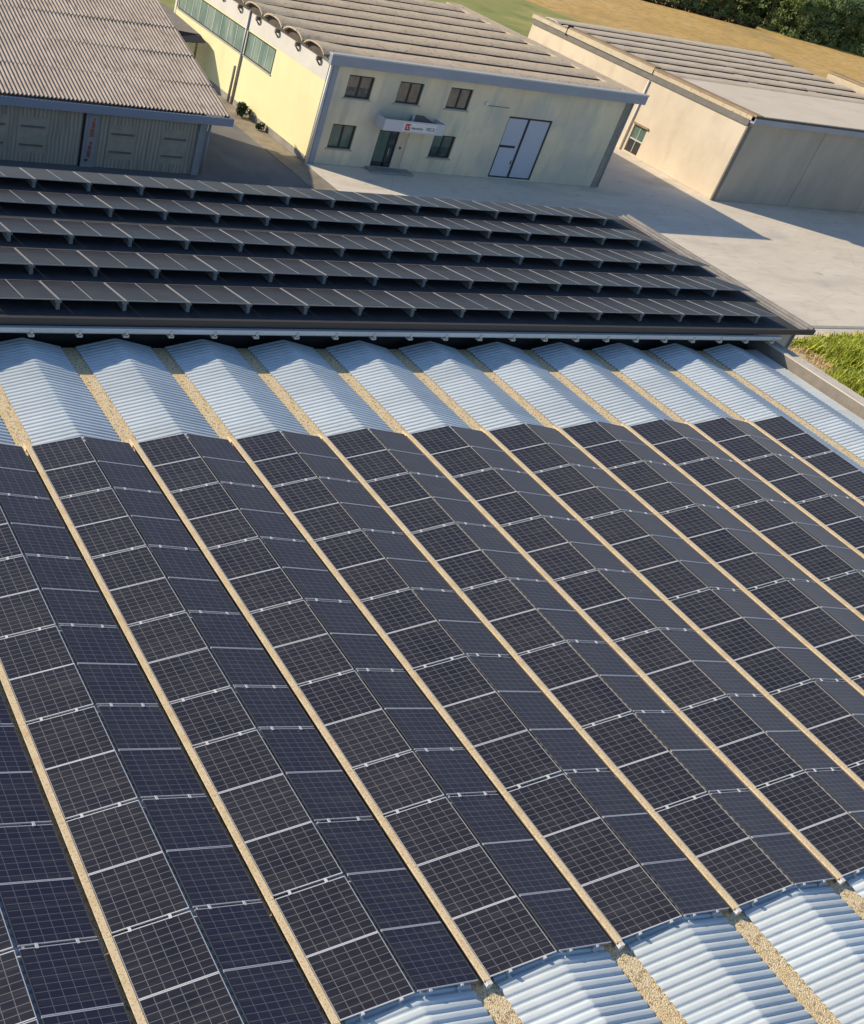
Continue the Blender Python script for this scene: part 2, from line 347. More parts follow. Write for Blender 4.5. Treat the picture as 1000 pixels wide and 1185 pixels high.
# ------------------------------------------------------------------ setting: ground, yard
def sheet(name,poly,z,m,label=None):
    b=MB(); b.face([(x,y,z) for x,y in poly]); o=b.obj(name,m); return tag(o,kind='structure')
sheet('ground',[(-1500,-1500),(2500,-1500),(2500,2500),(-1500,2500)],ZG-.10,M_ground)
sheet('yard',[(-90,20),(150,20),(150,104.5),(-90,104.5)],ZG-.02,M_yard)
sheet('asphalt_lane',[(-60.0,45),(34.98,45),(34.98,104),(-60.0,104)],ZG-.012,M_asph)
sheet('grass_strip',[(-90,104.5),(118,104.5),(136,132),(131.5,158),(126,175),(118,240),(-90,240)],ZG-.06,M_green)
b=MB(); b.box(35.0,37.15,60,98,ZG-.2,ZG+.03); tag(b.obj('sidewalk',M_walk),kind='structure')
sheet('verge_ground',[(42.6,10),(95,10),(95,40.5),(72.4,41.9),(66,40.6),(58,39.5),(42.6,39.5)],ZG-.004,M_straw)
b=MB(); b.box(57.5,96,41.95,42.35,ZG-.2,ZG+.012); tag(b.obj('kerb',M_kerb),kind='structure')

# ------------------------------------------------------------------ near building with its bays of corrugated sheet
near=thing('near_building','large near hall whose corrugated roof bays carry most of the solar panels','building',(0,0,ZG))
def part(b,name,m,root): 
    o=b.obj(name,m,root); o.matrix_parent_inverse=Matrix.Translation(-root.location); return o
Y0,Y1=-9.0,28.05
KMIN,KMAX=-4,10
b=MB(); b.box(-15.2,41.1,-9.0,27.9,ZG,-.45); part(b,'wall',M_concg,near)
AMP=.020; PITCH=.21; SUB=10
def z_l(t): return -.185+.355*t          # t 0..1 from the low edge to the ridge
XL,XR=.30,W/2
def corr(y):
    g=(.5+.5*math.cos(2*math.pi*y/PITCH)); return 1.-2.2*g**3.4
def sheet_mesh(sign):
    b=MB(); rows=[]
    n=int((Y1-Y0)/PITCH*SUB)
    prof=[]
    for t in (0.,.02,.5,.96,1.0):
        x=XL+(XR-XL)*t; z=z_l(t)- (.012 if t==1. else 0)
        prof.append((x,z))
    for x,z in prof:
        xx = x if sign<0 else W-x
        rows.append([(xx,Y0+(Y1-Y0)*i/n,z+AMP*corr(Y0+(Y1-Y0)*i/n)) for i in range(n+1)])
    if sign<0: rows=rows[::-1]
    b.grid(rows); return b.mesh('roof_sheet',M_sheet)
shl,shr=sheet_mesh(-1),sheet_mesh(1)
def instpart(me,name,root,loc,parent_inv=True):
    o=link(name,me,root); o.matrix_parent_inverse=Matrix.Translation(-root.location); o.location=loc; return o
# gutter trough between bays, and the narrow tray laid over it where the panels are
b=MB(); b.box(-.42,.42,Y0,Y1-.02,-.46,-.205)
me_gut=b.mesh('gutter_trough',M_gutter)
b=MB(); b.box(-.06,.10,.0,YE-.05,-.05,-.004,0); b.box(-.012,.09,.0,YE-.05,-.27,-.052,2); b.box(-.025,.10,-.10,-.002,-.27,-.012,1); b.box(-.045,.098,YE-.048,YE+.25,-.27,-.02,0)
for i in range(1,7):
    y=i*3.0; b.box(-.064,.104,y-.03,y+.03,-.048,-.001,0)
me_tray=b.mesh('gutter_cover',[M_tray,M_cap,M_greyband])
for k in range(KMIN,KMAX+1):
    instpart(shl,'roof_sheet',near,(k*W,0,0)); instpart(shr,'roof_sheet',near,(k*W,0,0))
    instpart(me_gut,'gutter_trough',near,(k*W,0,0))
    if -3<=k<=9: instpart(me_tray,'gutter_cover',near,(k*W,0,0))
xv=11*W
b=MB(); b.box(xv-.40,xv+.60,Y0,Y1-.02,-.42,-.17); part(b,'gutter_trough',M_gutter,near)
b=MB(); b.box(xv+.645,xv+.84,Y0,30.4,-.6,.32); b.box(xv+.60,xv+.86,Y0,30.4,.325,.375)
part(b,'parapet',M_conc,near)
b=MB(); b.face([(xv-.39,Y0,-.165),(xv+.42,Y0,-.12),(xv+.42,Y1,-.12),(xv-.39,Y1,-.165)]); b.face([(xv+.42,Y0,-.12),(xv+.42,Y0,-.17),(xv+.42,Y1,-.17),(xv+.42,Y1,-.12)]); part(b,'edge_flashing',M_sheet,near)
b=MB(); b.box(xv+.615,xv+.64,Y0,30.4,-.6,.315); part(b,'parapet_face',M_greyface,near)
b=MB(); b.box(xv+.865,xv+1.75,Y0,30.4,-.6,.26); b.box(xv+1.2,xv+1.72,Y0,30.4,ZG,-.602); part(b,'ledge',M_conc,near)

# ------------------------------------------------------------------ flush solar panels
PX,PL,PT=1.675,1.462,.04
TILT=math.asin(.30/PX)
fw=.019; fx=.012
def frame_mesh(mats):
    b=MB()
    for (x0,x1,y0,y1,mi) in ((0,PX,0,fw,0),(0,PX,PL-fw,PL,0),(0,fx,fw,PL-fw,1),(PX-fx,PX,fw,PL-fw,1)): b.box(x0,x1,y0,y1,-PT,0,mi)
    return b.mesh('frame',mats)
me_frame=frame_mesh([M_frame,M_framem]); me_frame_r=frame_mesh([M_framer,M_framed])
def cell_mesh(m):
    b=MB()
    b.face([(fx,fw,-.006),(PX-fx,fw,-.006),(PX-fx,PL-fw,-.006),(fx,PL-fw,-.006)],0,[(0,0),(1,0),(1,1),(0,1)])
    b.face([(fx,fw,-.034),(fx,PL-fw,-.034),(PX-fx,PL-fw,-.034),(PX-fx,fw,-.034)],0,[(.09,.09)]*4)
    return b.mesh('cell_sheet',m)
me_cell=cell_mesh(M_cell); me_cell_r=cell_mesh(M_cellr)
b=MB(); b.box(-.032,.032,-.10,.018,-.012,.010); me_clamp=b.mesh('clamp',M_frame)
b=MB(); b.box(-.035,.035,-.02,.02,-.19,-.041); b.box(-.035,.035,-.115,-.02,-.20,-.165); b.box(-.035,.035,-.05,-.004,-.05,.006); me_foot=b.mesh('mounting_foot',M_frame)
b=MB(); b.box(-.025,.025,.03,PL+.03,-.10,-.041); me_rail=b.mesh('mounting_rail',M_frame2)
rng=random.Random(3)
def doubles(k,s):
    base={2,4,6,8}
    if k==0: return base|({9,12} if s==0 else {9,11})
    if k in (1,2): return base|{11}|({10} if k==1 else set())
    if k in (3,4): return base|{10,12}
    if k<0: return {2,4,6,8,10,12}
    return {2,4,7,10,12}
for k in range(-3,10):
    for s in (0,1):                                   # 0: left slope (towards the sun), 1: right slope
        if k==9 and s==1: continue
        ds=doubles(k,s); bounds=[0]+sorted(ds)+[N]
        for a,c in zip(bounds[:-1],bounds[1:]):
            n=c-a; gap=.010; used=n*PL+(n-1)*gap; off=((c-a)*P-used)/2
            for j in range(n):
                i=a+j                                  # index from the far end
                ytop=YE-a*P-off-j*(PL+gap); y=ytop-PL
                x0=k*W+(.12 if s==0 else 1.85)
                pts=[(x0+u*1.66,y+v*PL,.15) for u in (0,1) for v in (0,1)]
                if not seen(pts,14): continue
                r=10-k
                lab='roof panel, %s slope of %s bay from the right, %s from its far end'%('left' if s==0 else 'right',ordw(r),ordw(i+1))
                root=thing('solar_panel',lab,'solar panel',group='solar panels lying flat on the near roof bays')
                jz=rng.uniform(-.004,.004); ja=rng.uniform(-.004,.004)
                if s==0: root.location=(k*W+.115,y,0.0+jz); root.rotation_euler=(0,-TILT+ja,0)
                else:    root.location=(k*W+1.862,y,.30+jz); root.rotation_euler=(0,TILT+ja,0)
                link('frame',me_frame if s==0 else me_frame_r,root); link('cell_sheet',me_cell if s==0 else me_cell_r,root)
                if i+1 in ds or i==N-1:
                    for u in (.22,.74):
                        if i==N-1: f=link('mounting_foot',me_foot,root); f.location=(PX*u+.12*(1 if s==0 else -.4),0,0)
                        else: f=link('clamp',me_clamp,root); f.location=(PX*u,0,0)

# ------------------------------------------------------------------ middle building with its dark roof
mid=thing('middle_building','low building with a dark flat roof carrying five rows of tilted panels','building',(15,35,ZG))
YM=27.72; ZM=1.08; XM=43.95
b=MB(); b.box(-14,41.3,28.75,42.2,ZG,.93); part(b,'wall',M_darkwall,mid)
b=MB(); b.box(41.3,44.25,28.70,42.25,ZG,.90); part(b,'end_wall',M_conc,mid)
b=MB(); b.box(-14,43.25,YM+.02,42.55,.95,ZM); part(b,'roof',M_dark,mid)
b=MB(); b.box(-14,XM+.18,YM-.10,YM+.015,.90,ZM+.075); part(b,'eave_fascia',M_fascia,mid)
b=MB(); b.box(43.255,43.55,YM+.02,42.55,.95,ZM+.03); b.box(43.555,43.66,YM+.02,42.55,.95,ZM+.12); b.box(43.665,43.98,YM+.02,42.55,.93,ZM+.05); b.box(43.985,44.12,YM+.02,42.6,.90,ZM+.15)
part(b,'verge_flashing',M_flash,mid)
b=MB(); gx0,gx1=-14,41.6
prof=[(YM-.12,.87),(YM-.30,.87),(YM-.30,.70),(YM-.24,.64),(YM-.15,.64),(YM-.12,.70)]
b.prism(prof[::-1],'x',gx0,gx1); part(b,'gutter',M_gutmet,mid)
x=-12.9
while x<41.3:
    b=MB(); b.box(x-.11,x+.11,YM-.33,YM-.10,.53,.632); b.box(x-.05,x+.05,YM-.33,YM-.302,.60,.80); part(b,'gutter_bracket',M_knob,mid); x+=1.86
b=MB(); b.tube((44.2,28.62,.9),(44.2,28.62,ZG),.055); part(b,'downpipe',M_pipeg,mid)

# tilted panels
TX,TD=1.298,2.38
def tilted_meshes():
    b=MB(); fw=.017
    for (x0,x1,y0,y1) in ((0,TX,0,fw),(0,TX,TD-fw,TD),(0,fw,fw,TD-fw),(TX-fw,TX,fw,TD-fw)): b.box(x0,x1,y0,y1,-.04,0)
    f=b.mesh('frame',M_frame2)
    b=MB(); b.face([(fw,fw,-.006),(TX-fw,fw,-.006),(TX-fw,TD-fw,-.006),(fw,TD-fw,-.006)],0,[(0,0),(1,0),(1,1),(0,1)])
    b.face([(fw,fw,-.034),(fw,TD-fw,-.034),(TX-fw,TD-fw,-.034),(TX-fw,fw,-.034)],0,[(.09,.09)]*4)
    c=b.mesh('cell_sheet',M_cell2)
    b=MB(); h=.34
    b.prism([(.06,-.40),(.06,-.045),(.0,-.045),(-.0,-.40)][::-1],'x',-.075,.075)
    b.prism([(.061,-.40),(.9,-.36),(.9,-.20),(.061,-.06)],'x',-.05,.05)
    b.box(-.13,.13,-.02,.0,-.13,-.045)
    return f,c,b.mesh('bracket',M_ballast)
tf,tcell,tb=tilted_meshes()
ROWS=[(28.47,3.24,'front'),(31.5,3.12,'second'),(34.6,3.11,'third'),(37.85,3.39,'fourth'),(40.85,3.38,'rearmost')]
ENDS=[42.1,42.85,42.75,42.6,42.45]
tilt=-math.atan2(.35,TD)
for (yr,xj,rn),xe in zip(ROWS,ENDS):
    # joints every 1.33 m, a bracket under every second one
    pitch=1.331; nr=round((xe-xj)/pitch)
    for i in range(nr-1,-14,-1):
        x=xj+i*pitch
        pts=[(x+u*TX,yr+v*TD,1.5-.35*v) for u in (0,1) for v in (0,1)]
        if not seen(pts,14): continue
        lab='tilted panel in the %s row on the dark roof, %s from its right end'%(rn,ordw(nr-i))
        root=thing('tilted_solar_panel',lab,'solar panel',(x+(.030 if i%2==0 else .0),yr,1.50),'tilted solar panels in rows on the dark flat roof')
        root.rotation_euler=(tilt,0,0)
        link('frame',tf,root); link('cell_sheet',tcell,root)
        if i%2==0: f=link('bracket',tb,root); f.location=(-.03,.02,0)

# ------------------------------------------------------------------ wall helper with recessed openings
def wall_openings(b,x0,x1,z0,z1,y,th,ops):
    """wall slab in the xz plane (front face at y, thickness th) with rectangular holes ops=[(xa,xb,za,zb)]"""
    xs=sorted({x0,x1,*[o[0] for o in ops],*[o[1] for o in ops]}); zs=sorted({z0,z1,*[o[2] for o in ops],*[o[3] for o in ops]})
    hole=lambda i,j: any(o[0]<=xs[i]+1e-6 and xs[i+1]<=o[1]+1e-6 and o[2]<=zs[j]+1e-6 and zs[j+1]<=o[3]+1e-6 for o in ops)
    for i in range(len(xs)-1):
        for j in range(len(zs)-1):
            if hole(i,j): continue
            b.face([(xs[i],y,zs[j]),(xs[i+1],y,zs[j]),(xs[i+1],y,zs[j+1]),(xs[i],y,zs[j+1])])
    for xa,xb,za,zb in ops:
        b.face([(xa,y,za),(xa,y,zb),(xa,y+th,zb),(xa,y+th,za)]); b.face([(xb,y,za),(xb,y+th,za),(xb,y+th,zb),(xb,y,zb)])
        b.face([(xa,y,zb),(xb,y,zb),(xb,y+th,zb),(xa,y+th,zb)]); b.face([(xa,y,za),(xa,y+th,za),(xb,y+th,za),(xb,y,za)])
        b.face([(xa,y+th,za),(xb,y+th,za),(xb,y+th,zb),(xa,y+th,zb)])

def shells(root,x0,x1,ys,pitch,n,z0,rise,m,endcap=None,over=.35,name='roof_shell',gapw=.10,prof_e=3.,rise_r=.2,lip=.13):
    for i in range(n):
        a=ys+i*pitch+gapw; c=ys+(i+1)*pitch-gapw; b=MB(); rows=[]
        K=10; arc=[]
        for j in range(K+1):
            t=j/K; arc.append((a+(c-a)*t, z0+rise*(1-abs(2*t-1)**prof_e)))
        flat=lambda xx,z: z0+(z-z0)*(rise_r/rise+(1-rise_r/rise)*max(0.,min(1.,1-(xx-x0)/3.5)))+.015*math.sin(xx*1.7+i)
        NX=14
        for xx in [x0-over,x0+.5,x0+1.2,x0+2,x0+2.8,x0+3.6]+[x0+3.6+(x1-x0-3.6)*q/NX for q in range(1,NX+1)]:
            rows.append([(xx,y,flat(xx,z)) for y,z in arc])
        b.grid(rows[::-1])
        lo=[(y,z-.10) for y,z in arc]
        # visible left end thickness
        for j in range(K):
            b.face([(x0-over,arc[j][0],arc[j][1]+.015*math.sin((x0-over)*1.7+i)),(x0-over,lo[j][0],lo[j][1]),(x0-over,lo[j+1][0],lo[j+1][1]),(x0-over,arc[j+1][0],arc[j+1][1]+.015*math.sin((x0-over)*1.7+i))])
            b.face([(x0-over,lo[j][0],lo[j][1]),(x0+.6,lo[j][0],lo[j][1]),(x0+.6,lo[j+1][0],lo[j+1][1]),(x0-over,lo[j+1][0],lo[j+1][1])])
        b.box(x0+.3,x1,a-.04,a-.002,z0-.25,z0+lip,1)  # dark strip that draws the shade line between shells in colour
        part(b,name,[m,M_endcap],root)
        if endcap:
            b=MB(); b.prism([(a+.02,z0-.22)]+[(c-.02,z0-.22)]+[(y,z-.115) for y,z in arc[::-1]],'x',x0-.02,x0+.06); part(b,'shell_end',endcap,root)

# ------------------------------------------------------------------ centre building
CXL,CXR,CY0,CY1=37.28,67.6,69.07,97.6
cen=thing('workshop_building','two storey beige and yellow workshop with arched roof bays and door canopy','building',((CXL+CXR)/2,CY0,ZG))
wins=[(39.22,41.50,-.60,.97,0),(43.85,46.09,-.58,.95,1),(48.66,50.84,-.56,.97,1),(38.93,41.10,-4.27,-2.51,2),(48.55,50.68,-4.27,-2.55,0)]
GD=(55.25,59.85,-5.40,-.60); DO=(43.3,46.15,-5.36,-2.60)
b=MB(); wall_openings(b,CXL+.02,CXR-.02,ZG,1.6,CY0,.30,[tuple(q[:4]) for q in wins]+[GD,DO]); part(b,'front_wall',M_front,cen)
b=MB(); b.box(CXL+.03,CXR,CY0+.32,CY1,ZG,1.6); part(b,'core_wall',M_front,cen)
# side wall: plinth, yellow, white
b=MB(); b.box(CXL-.06,CXL+.0,CY0+.03,CY1,ZG,-5.02); part(b,'plinth',M_plinth,cen)
RZ0,RZ1=-1.58,.22
b=MB(); b.box(CXL-.03,CXL+.015,CY0+.03,CY1,-5.015,RZ0); b.box(CXL-.03,CXL+.015,CY0+.03,77.35,RZ0,.34); b.box(CXL-.03,CXL+.015,77.35,CY1,RZ1,.34); part(b,'yellow_side_wall',M_yellow,cen)
b=MB(); b.box(CXL-.045,CXL+.015,CY0+.03,CY1,.342,1.72); part(b,'white_upper_wall',M_white,cen)
b=MB(); b.box(CXL-.07,CXL+.1,CY1-.02,CY1+.35,ZG,1.6); part(b,'end_pier',M_white,cen)
for ya,yb,nm in ((77.4,82.55,4),(83.15,CY1-.4,9)):
    b=MB(); b.box(CXL-.045,CXL+.012,ya,yb,RZ0,RZ0+.07); b.box(CXL-.045,CXL+.012,ya,yb,RZ1-.07,RZ1)
    b.box(CXL-.045,CXL+.012,ya,ya+.07,RZ0+.07,RZ1-.07); b.box(CXL-.045,CXL+.012,yb-.07,yb,RZ0+.07,RZ1-.07)
    wf=part(b,'window_frame',M_wframe,cen); wf['label']='long green ribbon window on the yellow side wall'
    b=MB(); b.face([(CXL-.012,yb-.07,RZ0+.07),(CXL-.012,ya+.07,RZ0+.07),(CXL-.012,ya+.07,RZ1-.07),(CXL-.012,yb-.07,RZ1-.07)]); g=b.obj('pane',M_ribbon,wf)
    g.matrix_parent_inverse=Matrix.Identity(4)
    for q in range(1,nm):
        y=ya+(yb-ya)*q/nm; b=MB(); b.box(CXL-.04,CXL-.013,y-.045,y+.045,RZ0+.071,RZ1-.071); b.obj('mullion',M_mull,wf)
    b=MB(); b.box(CXL-.12,CXL-.031,ya-.1,yb+.1,RZ0-.09,RZ0-.005); b.obj('sill',M_wsill,wf)
# front windows
for xa,xb,za,zb,kind in wins:
    y=CY0+.13; b=MB(); f=.11
    b.box(xa+.004,xb-.004,y,y+.08,zb-f,zb-.004); b.box(xa+.004,xb-.004,y,y+.08,za+.004,za+f); b.box(xa+.004,xa+f,y,y+.08,za+f,zb-f); b.box(xb-f*1.7,xb-.004,y,y+.08,za+f,zb-f)
    xm=(xa+xb)/2; b.box(xm-.08,xm+.08,y-.01,y+.075,za+f,zb-f)
    wf=part(b,'window',M_wframe,cen)
    up,lo=((M_curt,M_glass) if kind==0 else (M_curt,M_curt) if kind==1 else (M_teal,M_teal))
    if kind==0 and za<-2: up,lo=M_teal,M_glass
    for p0,p1 in ((xa+f,xm-.08),(xm+.08,xb-f*1.7)):
        zmid=za+.46*(zb-za)
        b=MB(); b.face([(p0,y+.04,za+f),(p1,y+.04,za+f),(p1,y+.04,zmid),(p0,y+.04,zmid)],1); b.face([(p0,y+.04,zmid),(p1,y+.04,zmid),(p1,y+.04,zb-f),(p0,y+.04,zb-f)],0); b.obj('pane',[up,lo],wf)
    b=MB(); b.box(xa-.12,xb+.12,CY0-.10,CY0-.002,za-.10,za-.012); b.obj('sill',M_wsill,wf)
# big white sliding door
xa,xb,za,zb=GD; xm=57.47; y=CY0+.10
b=MB(); b.box(xa+.003,xb-.003,y,y+.1,zb-.16,zb-.003); b.box(xa+.003,xa+.13,y,y+.1,za,zb-.16); b.box(xb-.13,xb-.003,y,y+.1,za,zb-.16); b.box(xm-.10,xm+.10,y-.01,y+.1,za,zb-.16); b.box(xa+.13,xb-.13,y,y+.1,za,za+.10)
gd=part(b,'garage_door',M_doorfr,cen); gd['label']='tall pale blue white double door in a dark frame'
b=MB(); b.box(xa+.13,xm-.10,y+.03,y+.09,za+.10,zb-.16); b.obj('door_leaf',M_door,gd)
b=MB(); b.box(xm+.10,xb-.13,y+.03,y+.09,za+.10,zb-.16); b.obj('door_leaf',M_door,gd)
b=MB(); b.box(xa+.13,xm-.45,y+.005,y+.029,-3.02,-2.84); b.box(xa+.13,xa+.22,y+.005,y+.029,za+.10,-3.02); b.obj('wicket_door_frame',M_doorfr,gd)
b=MB(); b.box(xm-.32,xm-.22,y+.005,y+.029,-4.3,-4.0); b.obj('handle',M_doorfr,gd)
# entrance door + lit jamb
xa,xb,za,zb=DO; y=CY0+.14; xm=44.55; xe=45.25
b=MB(); b.box(xa+.003,xe,y,y+.09,zb-.12,zb-.003); b.box(xa+.003,xa+.11,y,y+.09,za,zb-.12); b.box(xe-.10,xe,y,y+.09,za,zb-.12); b.box(xm-.07,xm+.07,y,y+.09,za,zb-.12); b.box(xa+.11,xe-.1,y,y+.09,za,za+.35)
ed=part(b,'entrance_door',M_wframe,cen)
b=MB(); b.face([(xa+.11,y+.05,za+.35),(xm-.07,y+.05,za+.35),(xm-.07,y+.05,zb-.12),(xa+.11,y+.05,zb-.12)]); b.obj('pane',M_teal,ed)
b=MB(); b.face([(xm+.07,y+.05,za+.35),(xe-.1,y+.05,za+.35),(xe-.1,y+.05,zb-.12),(xm+.07,y+.05,zb-.12)]); b.obj('pane',M_glass,ed)
b=MB(); b.box(xm+.16,xm+.2,y-.05,y-.002,-4.4,-3.9); b.obj('handle',M_gutmet,ed)
b=MB(); b.box(xe+.004,xb-.003,CY0+.05,CY0+.25,za,zb-.003); part(b,'door_side_panel',M_hall,cen)
b=MB(); b.box(45.62,45.74,CY0+.0,CY0+.045,-3.9,-3.72); part(b,'doorbell',M_wframe,cen)
b=MB(); b.box(42.9,46.9,CY0-1.15,CY0-.02,ZG,-5.36); part(b,'door_step',M_concg,cen)
# canopy above the door
X0,X1,D=42.55,48.25,1.4; zt,zb=-1.42,-2.24
b=MB(); b.box(X0,X1,CY0-D,CY0-D+.07,zb,zt); b.box(X0,X0+.07,CY0-D+.071,CY0-.003,zb,zt); b.box(X1-.07,X1,CY0-D+.071,CY0-.003,zb,zt)
can=part(b,'canopy',M_canopy,cen)
b=MB(); b.box(X0+.075,X1-.075,CY0-D+.075,CY0-.004,zb+.05,zb+.16)
b.prism([(X0+3.0,zt-.35),(X1-.1,zt-.35),(X1-1.4,zt+.16),(X0+3.4,zt+.16)],'y',CY0-.42,CY0-.06); b.obj('canopy_roof',M_greyband,can)
b=MB(); b.box(X0+3.02,X0+3.22,CY0-.5,CY0-.43,zt-.3,zt+.28); b.obj('roof_strut',M_canopy,can)
ys=CY0-D-.012
b=MB(); b.box(X0+1.75,X1-.85,ys,ys+.010,zb+.12,zt-.10); b.obj('sign_board',M_pipew,can)
b=MB(); xx=X0+1.95; z=zb+.17; q=.46
b.box(xx,xx+.12,ys-.02,ys-.002,z,z+q); b.box(xx+.12,xx+q,ys-.02,ys-.002,z,z+.11); b.box(xx+.12,xx+q,ys-.02,ys-.002,z+q-.11,z+q); b.box(xx+q-.12,xx+q,ys-.02,ys-.002,z+.11,z+.25); b.box(xx+.2,xx+.31,ys-.02,ys-.002,z+.18,z+q-.11)
b.obj('sign_logo',M_red,can)
def text_part(txt,size,loc,m,parent,rot=(math.pi/2,0,0),name='lettering',sx=1.):
    c=bpy.data.curves.new(name,'FONT'); c.body=txt; c.size=size; c.extrude=.004; c.align_x='LEFT'
    t=bpy.data.objects.new(name,c); COL.objects.link(t); bpy.context.view_layer.update()
    me=bpy.data.meshes.new_from_object(t.evaluated_get(bpy.context.evaluated_depsgraph_get())); bpy.data.objects.remove(t)
    me.materials.clear(); me.materials.append(m)
    o=link(name,me,parent); o.location=loc; o.rotation_euler=rot; o.scale=(sx,1,1); return o
text_part('meccanica',.30,(X0+2.55,ys-.012,zb+.27),M_ink,can,sx=.86)
text_part('MEC.B',.36,(X0+3.95,ys-.012,zb+.25),M_ink2,can,sx=.80)
# wall lamp with its rail
b=MB(); b.box(52.35,52.6,CY0-.16,CY0-.004,.02,.24); wl=part(b,'wall_lamp',M_pipew,cen)
b=MB(); b.box(52.62,54.9,CY0-.05,CY0-.004,-.04,.02); b.obj('conduit',M_plinth,wl)
# fascia gutter, pipes, roof
b=MB(); b.box(37.0,68.42,CY0-.52,CY0-.10,1.55,2.22); part(b,'front_fascia',M_bluefas,cen)
b=MB(); b.box(36.97,68.45,CY0-.56,CY0-.06,2.223,2.31); part(b,'fascia_edge',M_lightfas,cen)
b=MB(); b.box(37.1,68.3,CY0-.10,CY0+.9,1.62,1.9); part(b,'eave_slab',M_greyband,cen)
b=MB(); b.tube((37.36,CY0-.13,1.5),(37.36,CY0-.13,-5.3),.11); part(b,'downpipe',M_pipew,cen)
b=MB(); b.box(37.62,38.1,CY0-.06,CY0-.003,ZG,1.5); part(b,'corner_pilaster',M_bluefas,cen)
b=MB(); b.tube((37.14,82.85,1.7),(37.14,82.85,-5.4),.10); part(b,'downpipe',M_pipeg,cen)
b=MB(); b.tube((36.98,83.2,-2.6),(36.98,83.2,-5.4),.12); part(b,'drain_pipe',M_plinth,cen)
b=MB(); b.tube((67.5,CY0-.12,1.5),(67.5,CY0-.12,-5.45),.08); part(b,'downpipe',M_pipeg,cen)
b=MB(); b.box(66.85,67.35,CY0-.05,CY0-.003,ZG,1.5); part(b,'corner_pilaster',M_plinth,cen)
shells(cen,37.1,66.6,CY0+.2,3.55,8,2.0,.40,M_shell,M_endcap,gapw=.14,rise_r=.24)
b=MB(); b.prism([(CY0-.05,1.905),(CY1+.1,1.905),(CY1+.1,2.2),(CY0+.3,2.2),(CY0-.05,2.2)],'x',66.65,68.3); part(b,'verge_slab',M_shell,cen)
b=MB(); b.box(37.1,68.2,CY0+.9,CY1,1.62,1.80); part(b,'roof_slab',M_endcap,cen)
for i in range(8):
    y=CY0+.2+3.55*i+1.2; b=MB(); b.box(36.85,37.2,y-.09,y+.09,1.35,1.62); b.prism([(36.86,1.35),(37.22,1.0),(37.22,1.15),(36.98,1.35)],'y',y-.05,y+.05); part(b,'shell_support',M_greyband,cen)

# ------------------------------------------------------------------ right hall
HX,HY=81.2,68.31
hall=thing('long_hall','long hall with cream side wall, grey panel front and ribbed pale roof','building',(98,HY,ZG))
HR=115.6; HB=101.2
b=MB(); b.box(HX+.25,HR,HY+.02,HB,ZG,1.3)
part(b,'core_wall',M_concg,hall)
b=MB(); hw=(79.25,81.15,-5.35,-2.88)
# cream side wall (plane x=HX) with the opening for the barred window
ysn=sorted({HY+.02,HB,hw[0],hw[1]}); 
for ya,yb,za,zb in ((HY+.02,hw[0],ZG,1.0),(hw[1],HB,ZG,1.0),(hw[0],hw[1],hw[3],1.0),(hw[0],hw[1],ZG,hw[2])):
    b.box(HX,HX+.24,ya,yb,za,zb)
part(b,'side_wall',M_hall,hall)
b=MB(); x=HX+.10
for q in range(0,4):
    pass
b.box(x,x+.06,hw[0]+.003,hw[1]-.003,hw[3]-.10,hw[3]-.003); b.box(x,x+.06,hw[0]+.003,hw[0]+.07,hw[2],hw[3]-.1); b.box(x,x+.06,hw[1]-.07,hw[1]-.003,hw[2],hw[3]-.1)
b.box(x,x+.06,hw[0]+.93,hw[0]+.99,hw[2],hw[3]-.1); b.box(x-.01,x+.055,hw[0]+.07,hw[1]-.07,-4.22,-4.10)
wf=part(b,'window',M_mull,hall)
b=MB(); b.face([(x+.03,hw[1]-.07,hw[2]),(x+.03,hw[0]+.07,hw[2]),(x+.03,hw[0]+.07,-4.16),(x+.03,hw[1]-.07,-4.16)],1); b.face([(x+.03,hw[1]-.07,-4.16),(x+.03,hw[0]+.07,-4.16),(x+.03,hw[0]+.07,hw[3]-.1),(x+.03,hw[1]-.07,hw[3]-.1)],0); b.obj('pane',[M_teal,M_wframe],wf)
b=MB(); b.box(HX-.22,HX-.003,hw[0]-.15,hw[1]+.15,hw[3]+.02,hw[3]+.14); b.obj('lintel',M_vergetop,wf)
b=MB(); b.tube((HX-.12,81.6,.9),(HX-.12,81.6,-5.45),.09); part(b,'downpipe',M_pipew,hall)
# front panels with seams
xs=[HX+.02,91.35,101.6,HR]
for a,c in zip(xs[:-1],xs[1:]):
    b=MB(); b.box(a+.03,c-.03,HY-.12,HY+.018,ZG,1.22); part(b,'front_panel',M_hallfr,hall)
b=MB(); b.box(HX-.16,HX+.30,HY-.16,HY+.02,ZG,1.0); part(b,'corner_pilaster',M_greyband,hall)
b=MB(); b.box(HX-.2,HR,HY-.60,HY-.13,1.32,1.78); part(b,'front_gutter',M_bluefas,hall)
b=MB(); b.box(HX-.2,HR,HY-.64,HY-.09,1.783,1.90); part(b,'gutter_edge',M_wframe,hall)
b=MB(); b.prism([(HY-.5,1.905),(HY-.5,2.0),(79.0,2.0),(79.0,1.6),(HY-.08,1.6)][::-1],'x',HX+.62,HR); part(b,'apron_roof',M_apron,hall)
b=MB(); b.box(HX+.3,HR,79.0,HB,1.305,1.55); part(b,'roof_slab',M_endcap,hall)
shells(hall,HX+.72,HR-.1,79.0,3.12,7,1.76,.24,M_shell2,None,over=0.,gapw=.22,prof_e=4.,rise_r=.24,lip=.15)
